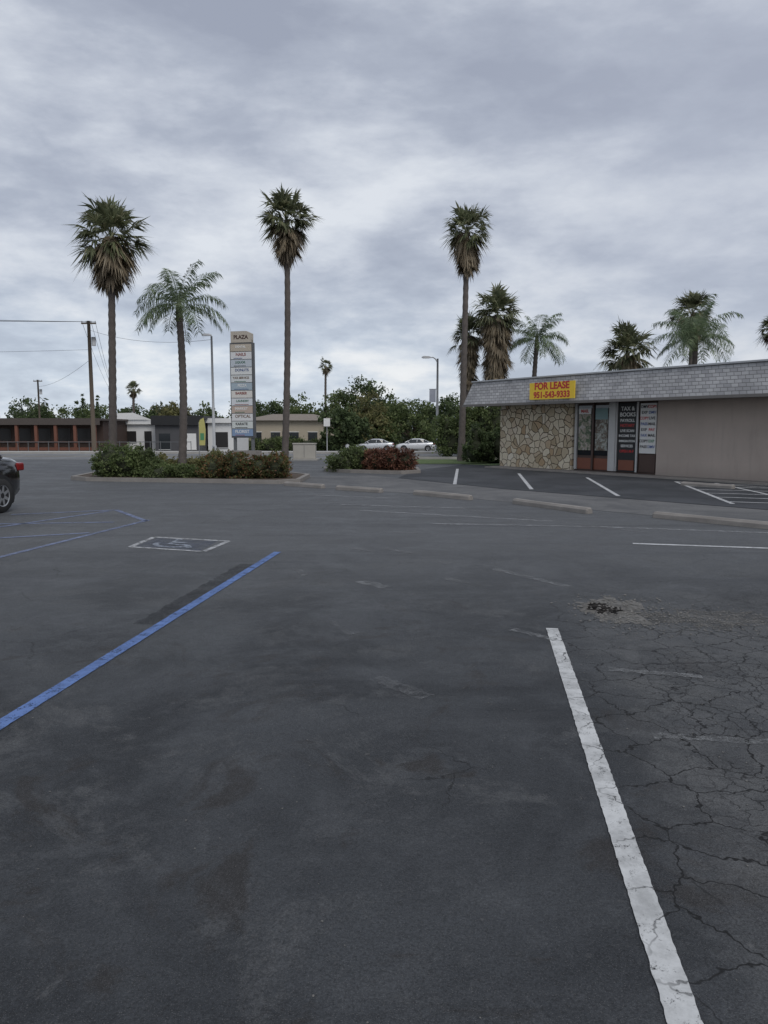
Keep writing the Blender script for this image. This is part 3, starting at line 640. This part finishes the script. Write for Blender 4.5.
g0=gz(96); e=empty('beige_building',(0,96,g0)); box('walls',-18,-6.5,0,9,-.1,3.9,M_beige,e)
mesh('hip_roof',[(-18.6,-.6,3.9),(-5.9,-.6,3.9),(-5.9,9.6,3.9),(-18.6,9.6,3.9),(-15,4.5,4.8),(-9.5,4.5,4.8)],[(0,1,5,4),(1,2,5),(2,3,4,5),(3,0,4),(3,2,1,0)],plain('tile_roof',(.2,.17,.14),.8,var=.3),e)
for x in (-17,-14.6,-12.2,-9.8): box('window',x,x+1.2,-.03,-.002,1.2,2.4,M_glass,e); box('frame',x-.06,x+1.26,-.04,-.031,2.4,2.48,M_wht,e)
box('door',-8.,-7,-.03,-.002,0,2.2,M_brown,e)
hedge('foundation_planting',(-12,93,gz(93)),[(x,0,.6,1.6,.8,.9) for x in (-5,-2,0,2.5,5)],G_mid,31,leaf=.12,n=200,cs=.25)

# ---------------------------------------------------------------- cars
def rim_wheel(name,x,y,r,parent,side,w=.22):
    M_t=plain('tyre',(.02,.02,.02),.9); M_r=plain('rim',(.35,.36,.37),.35,metal=.6)
    n=28; prof=[(r*.62,0),(r*.94,0),(r,.04),(r,w-.04),(r*.94,w),(r*.62,w)]
    V=[];F=[]
    for k in range(n):
        t=2*math.pi*k/n
        for (rr,yy) in prof: V.append((x+rr*math.cos(t),y-side*yy,r+rr*math.sin(t)))
    m=len(prof)
    for k in range(n):
        for j in range(m-1): F.append((k*m+j,k*m+j+1,((k+1)%n)*m+j+1,((k+1)%n)*m+j))
    mesh(name+'_tyre',V,F,M_t,parent,True)
    V=[(x,y-side*.03,r)];F=[]
    for k in range(40):
        t=2*math.pi*k/40; V.append((x+r*.62*math.cos(t),y-side*.035,r+r*.62*math.sin(t)))
    mesh(name+'_disc',V,[(0,1+k,1+(k+1)%40) for k in range(40)],M_t,parent)
    V=[];F=[]
    for k in range(7):
        t=2*math.pi*k/7; c,s_=math.cos(t),math.sin(t); b=len(V)
        for (rr,ww) in ((.05,.035),(r*.6,.025)):
            V+=[(x+rr*c-ww*s_,y-side*.012,r+rr*s_+ww*c),(x+rr*c+ww*s_,y-side*.012,r+rr*s_-ww*c)]
        F.append((b,b+1,b+3,b+2))
    mesh(name+'_spokes',V,F,M_r,parent)
    V,F=[],[]
    for k in range(40):
        t=2*math.pi*k/40
        for rr,dy in ((r*.57,.012),(r*.63,.0)): V.append((x+rr*math.cos(t),y-side*dy,r+rr*math.sin(t)))
    for k in range(40): F.append((2*k,2*k+1,2*((k+1)%40)+1,2*((k+1)%40)))
    mesh(name+'_rim',V,F,M_r,parent)
def lerp(tab,x):
    return float(np.interp(x,[a for a,_ in tab],[b for _,b in tab]))
def car(loc,rz,col,name='parked_car',rough=.25):
    """x=0 rear bumper, x=4.6 front; origin below rear"""
    e=empty(name,loc,rz)
    t=NT('car_paint_'+name+str(len(bpy.data.materials))); b=t.bsdf(t.mix(t.noise(t.obj(),2,3),[c*.93 for c in col],col),rough,metal=.3); b.inputs['Coat Weight'].default_value=.6; b.inputs['Coat Roughness'].default_value=.05; M=t.m
    top=[(0,.72),(.06,.98),(.25,1.04),(1.,1.04),(2.,1.0),(3.3,.97),(4.1,.86),(4.5,.72),(4.6,.58)]
    wid=[(0,.70),(.12,.82),(.6,.9),(2.3,.92),(4.,.88),(4.45,.76),(4.6,.62)]
    bot=[(0,.36),(.3,.24),(1.5,.2),(3.8,.2),(4.4,.24),(4.6,.32)]
    xs=[0,.06,.15,.3,.6,.9,1.3,1.8,2.4,3.,3.4,3.8,4.1,4.3,4.5,4.6]; V=[];F=[];m=0
    for x in xs:
        T_,W,B=lerp(top,x),lerp(wid,x),lerp(bot,x); H=T_-B
        half=[(0,T_+.015),(.55*W,T_+.01),(.86*W,T_-.03),(.955*W,T_-.12*H),(W*.985,T_-.3*H),(W,B+.5*H),(.985*W,B+.25*H),(.95*W,B+.06*H),(.85*W,B),(0,B)]
        ring=[(x,-y,z) for y,z in half]+[(x,y,z) for y,z in half[-2:0:-1]]; m=len(ring); V+=ring
    for i in range(len(xs)-1):
        for j in range(m): F.append((i*m+j,i*m+(j+1)%m,(i+1)*m+(j+1)%m,(i+1)*m+j))
    F.append(tuple(range(m)));F.append(tuple(range(len(V)-1,len(V)-1-m,-1)))
    mesh('body',V,F,M,e,True)
    gt=[(.55,1.03),(1.35,1.40),(1.8,1.46),(2.5,1.46),(2.9,1.38),(3.55,1.0)]
    xs2=[.55,.95,1.35,1.8,2.2,2.5,2.9,3.25,3.55]
    def cab(name_,mat,xa,sc,z_lo,inset):
        V=[];F=[]
        for x in xa:
            T_=lerp(gt,x)+sc; W=lerp(wid,x); z0_=z_lo
            half=[(0,T_),(.5*W,T_-.01),(.66*W,T_-.06),((.70+.17)*W-inset,z0_)]
            V+=[(x,-y,z) for y,z in half]+[(x,y,z) for y,z in half[:0:-1]]
        m=7
        for i in range(len(xa)-1):
            for j in range(m): F.append((i*m+j,i*m+(j+1)%m,(i+1)*m+(j+1)%m,(i+1)*m+j))
        F.append(tuple(range(m)));F.append(tuple(range(len(V)-1,len(V)-1-m,-1)))
        return mesh(name_,V,F,mat,e,False)
    cab('windows',M_glass,xs2,0,.93,0)
    V=[];F=[]
    rx=[1.3,1.55,1.8,2.2,2.5,2.72]
    for x in rx:
        T_=lerp(gt,x)+.012; W=lerp(wid,x); V+=[(x,-.69*W,T_-.085),(x,-.665*W,T_-.045),(x,-.5*W,T_),(x,0,T_+.012),(x,.5*W,T_),(x,.665*W,T_-.045),(x,.69*W,T_-.085)]
    for i in range(len(rx)-1):
        for j in range(6): F.append((i*7+j,i*7+j+1,(i+1)*7+j+1,(i+1)*7+j))
    mesh('roof',V,F,M,e,True)
    for sgn in(-1,1):
        for nm,pa in (('a_pillar',[(3.5,.80,1.01),(2.72,.61,1.42)]),('b_pillar',[(2.15,.80,1.0),(2.1,.62,1.42)]),('c_pillar',[(.62,.78,1.04),(1.35,.60,1.38)])):
            tubeobj(nm,[(x,sgn*y,z) for x,y,z in pa],[.035,.03],M,e,6)
        for x in(.86,3.68):
            y0_=sgn*(lerp(wid,x)+.012)
            V=[(x,y0_,.34)]+[(x+.385*math.cos(2*math.pi*k/30),y0_,.34+.385*math.sin(2*math.pi*k/30)) for k in range(30)]
            V=[(a_,b_,max(.16,c_)) for a_,b_,c_ in V]
            mesh('arch_shade_disc',V,[(0,1+k,1+(k+1)%30) for k in range(30)],M_black,e)  # no cut-out; flat black disc paints the shaded wheel well
            rim_wheel('wheel',x,sgn*(lerp(wid,x)+.03),.33,e,sgn)
        box('tail_lamp',-.004,.22,min(sgn*.5,sgn*.84),max(sgn*.5,sgn*.84),.76,.92,plain('tail_lens',(.2,.01,.01),.15),e,.03)
        box('head_lamp',4.30,4.53,min(sgn*.45,sgn*.78),max(sgn*.45,sgn*.78),.62,.74,plain('head_lens',(.6,.62,.65),.1),e,.03)
        box('mirror',3.05,3.2,min(sgn*.86,sgn*1.02),max(sgn*.86,sgn*1.02),.98,1.1,M,e,.03)
        box('door_handle',1.95,2.12,min(sgn*.905,sgn*.93),max(sgn*.905,sgn*.93),.8,.83,M,e)
    box('rear_bumper',-.05,.12,-.7,.7,.34,.56,M,e,.04); box('number_plate',-.02,-.004,-.22,.22,.66,.8,M_wht,e)
    return e
car((-8.0,14.86,0),math.atan2(-.993,-.12),(.012,.012,.014),rough=.15)
car((1.2,90,gz(90)),math.pi,(.6,.62,.64)); car((6.0,88,gz(88)),math.pi,(.65,.66,.67)); car((10.8,91,gz(91)),math.pi,(.5,.5,.52))

# ---------------------------------------------------------------- world, sun, camera
w=bpy.data.worlds.new('World'); scene.world=w; w.use_nodes=True; nt=w.node_tree; nt.nodes.clear()
class WT(NT):
    def __init__(s,t): s.t=t
W=WT(nt); out=W.n('ShaderNodeOutputWorld'); tc=W.n('ShaderNodeTexCoord').outputs['Generated']; s=W.xyz(tc)
zz=W.math('ADD',W.math('MAXIMUM',s[2],0),.34)
vec=W.comb(W.math('DIVIDE',s[0],zz),W.math('DIVIDE',s[1],zz),W.math('MULTIPLY',s[2],3))
mp=W.n('ShaderNodeMapping'); mp.inputs['Location'].default_value=(1.3,4.1,0); W.l(vec,mp.inputs[0]); v=mp.outputs[0]
n1=W.noise(v,2.0,8,.54,.1); n2=W.noise(v,5.5,7,.6,.1); n0=W.noise(v,.8,2,.5)
nn=W.math('ADD',W.math('ADD',W.math('MULTIPLY',n1,.56),W.math('MULTIPLY',n2,.22)),W.math('MULTIPLY',n0,.22))
cc=W.ramp(nn,[(.39,(.76,.795,.85)),(.45,(.63,.67,.745)),(.49,(.53,.57,.655)),(.53,(.44,.48,.57)),(.60,(.355,.39,.48))])
# eastern side of the sky is duller
cc=W.mix(W.math('MULTIPLY',W.step(s[0],.0,.4),.4),cc,(.47,.505,.60))
hor=W.math('SUBTRACT',1,W.step(s[2],.02,.24))
left=W.math('SUBTRACT',1,W.step(s[0],-.3,.5))
cc=W.mix(W.math('MULTIPLY',hor,W.math('ADD',.3,W.math('MULTIPLY',left,.55))),cc,W.ramp(nn,[(.42,(.98,.98,.98)),(.47,(.82,.87,.93)),(.52,(.65,.73,.84)),(.57,(.54,.61,.72))]))
sky=W.n('ShaderNodeTexSky'); sky.sky_type='NISHITA'; sky.sun_disc=False
bg1=W.n('ShaderNodeBackground'); W.l(sky.outputs[0],bg1.inputs[0]); bg1.inputs[1].default_value=.1
bg2=W.n('ShaderNodeBackground'); W.l(cc,bg2.inputs[0]); bg2.inputs[1].default_value=1.
mx=W.n('ShaderNodeMixShader'); mx.inputs[0].default_value=.92; W.l(bg1.outputs[0],mx.inputs[1]); W.l(bg2.outputs[0],mx.inputs[2]); W.l(mx.outputs[0],out.inputs[0])
sd=bpy.data.lights.new('sun','SUN'); sd.energy=1.5; sd.angle=R(30); sd.color=(1,.96,.91); so=bpy.data.objects.new('sun',sd); link(so)
az=R(150); el=R(48); d=Vector((math.sin(az)*math.cos(el),math.cos(az)*math.cos(el),math.sin(el)))
so.rotation_euler=d.to_track_quat('Z','Y').to_euler(); sky.sun_elevation=el; sky.sun_rotation=az
cd=bpy.data.cameras.new('camera'); cd.sensor_fit='VERTICAL'; cd.sensor_height=36; cd.lens=26.02; cd.clip_end=6000; cd.clip_start=.05
co=bpy.data.objects.new('camera',cd); link(co); co.location=(0,0,1.6); co.rotation_euler=(R(90-6.48),0,0); scene.camera=co
scene.view_settings.view_transform='Standard'; scene.view_settings.look='None'; scene.view_settings.exposure=0
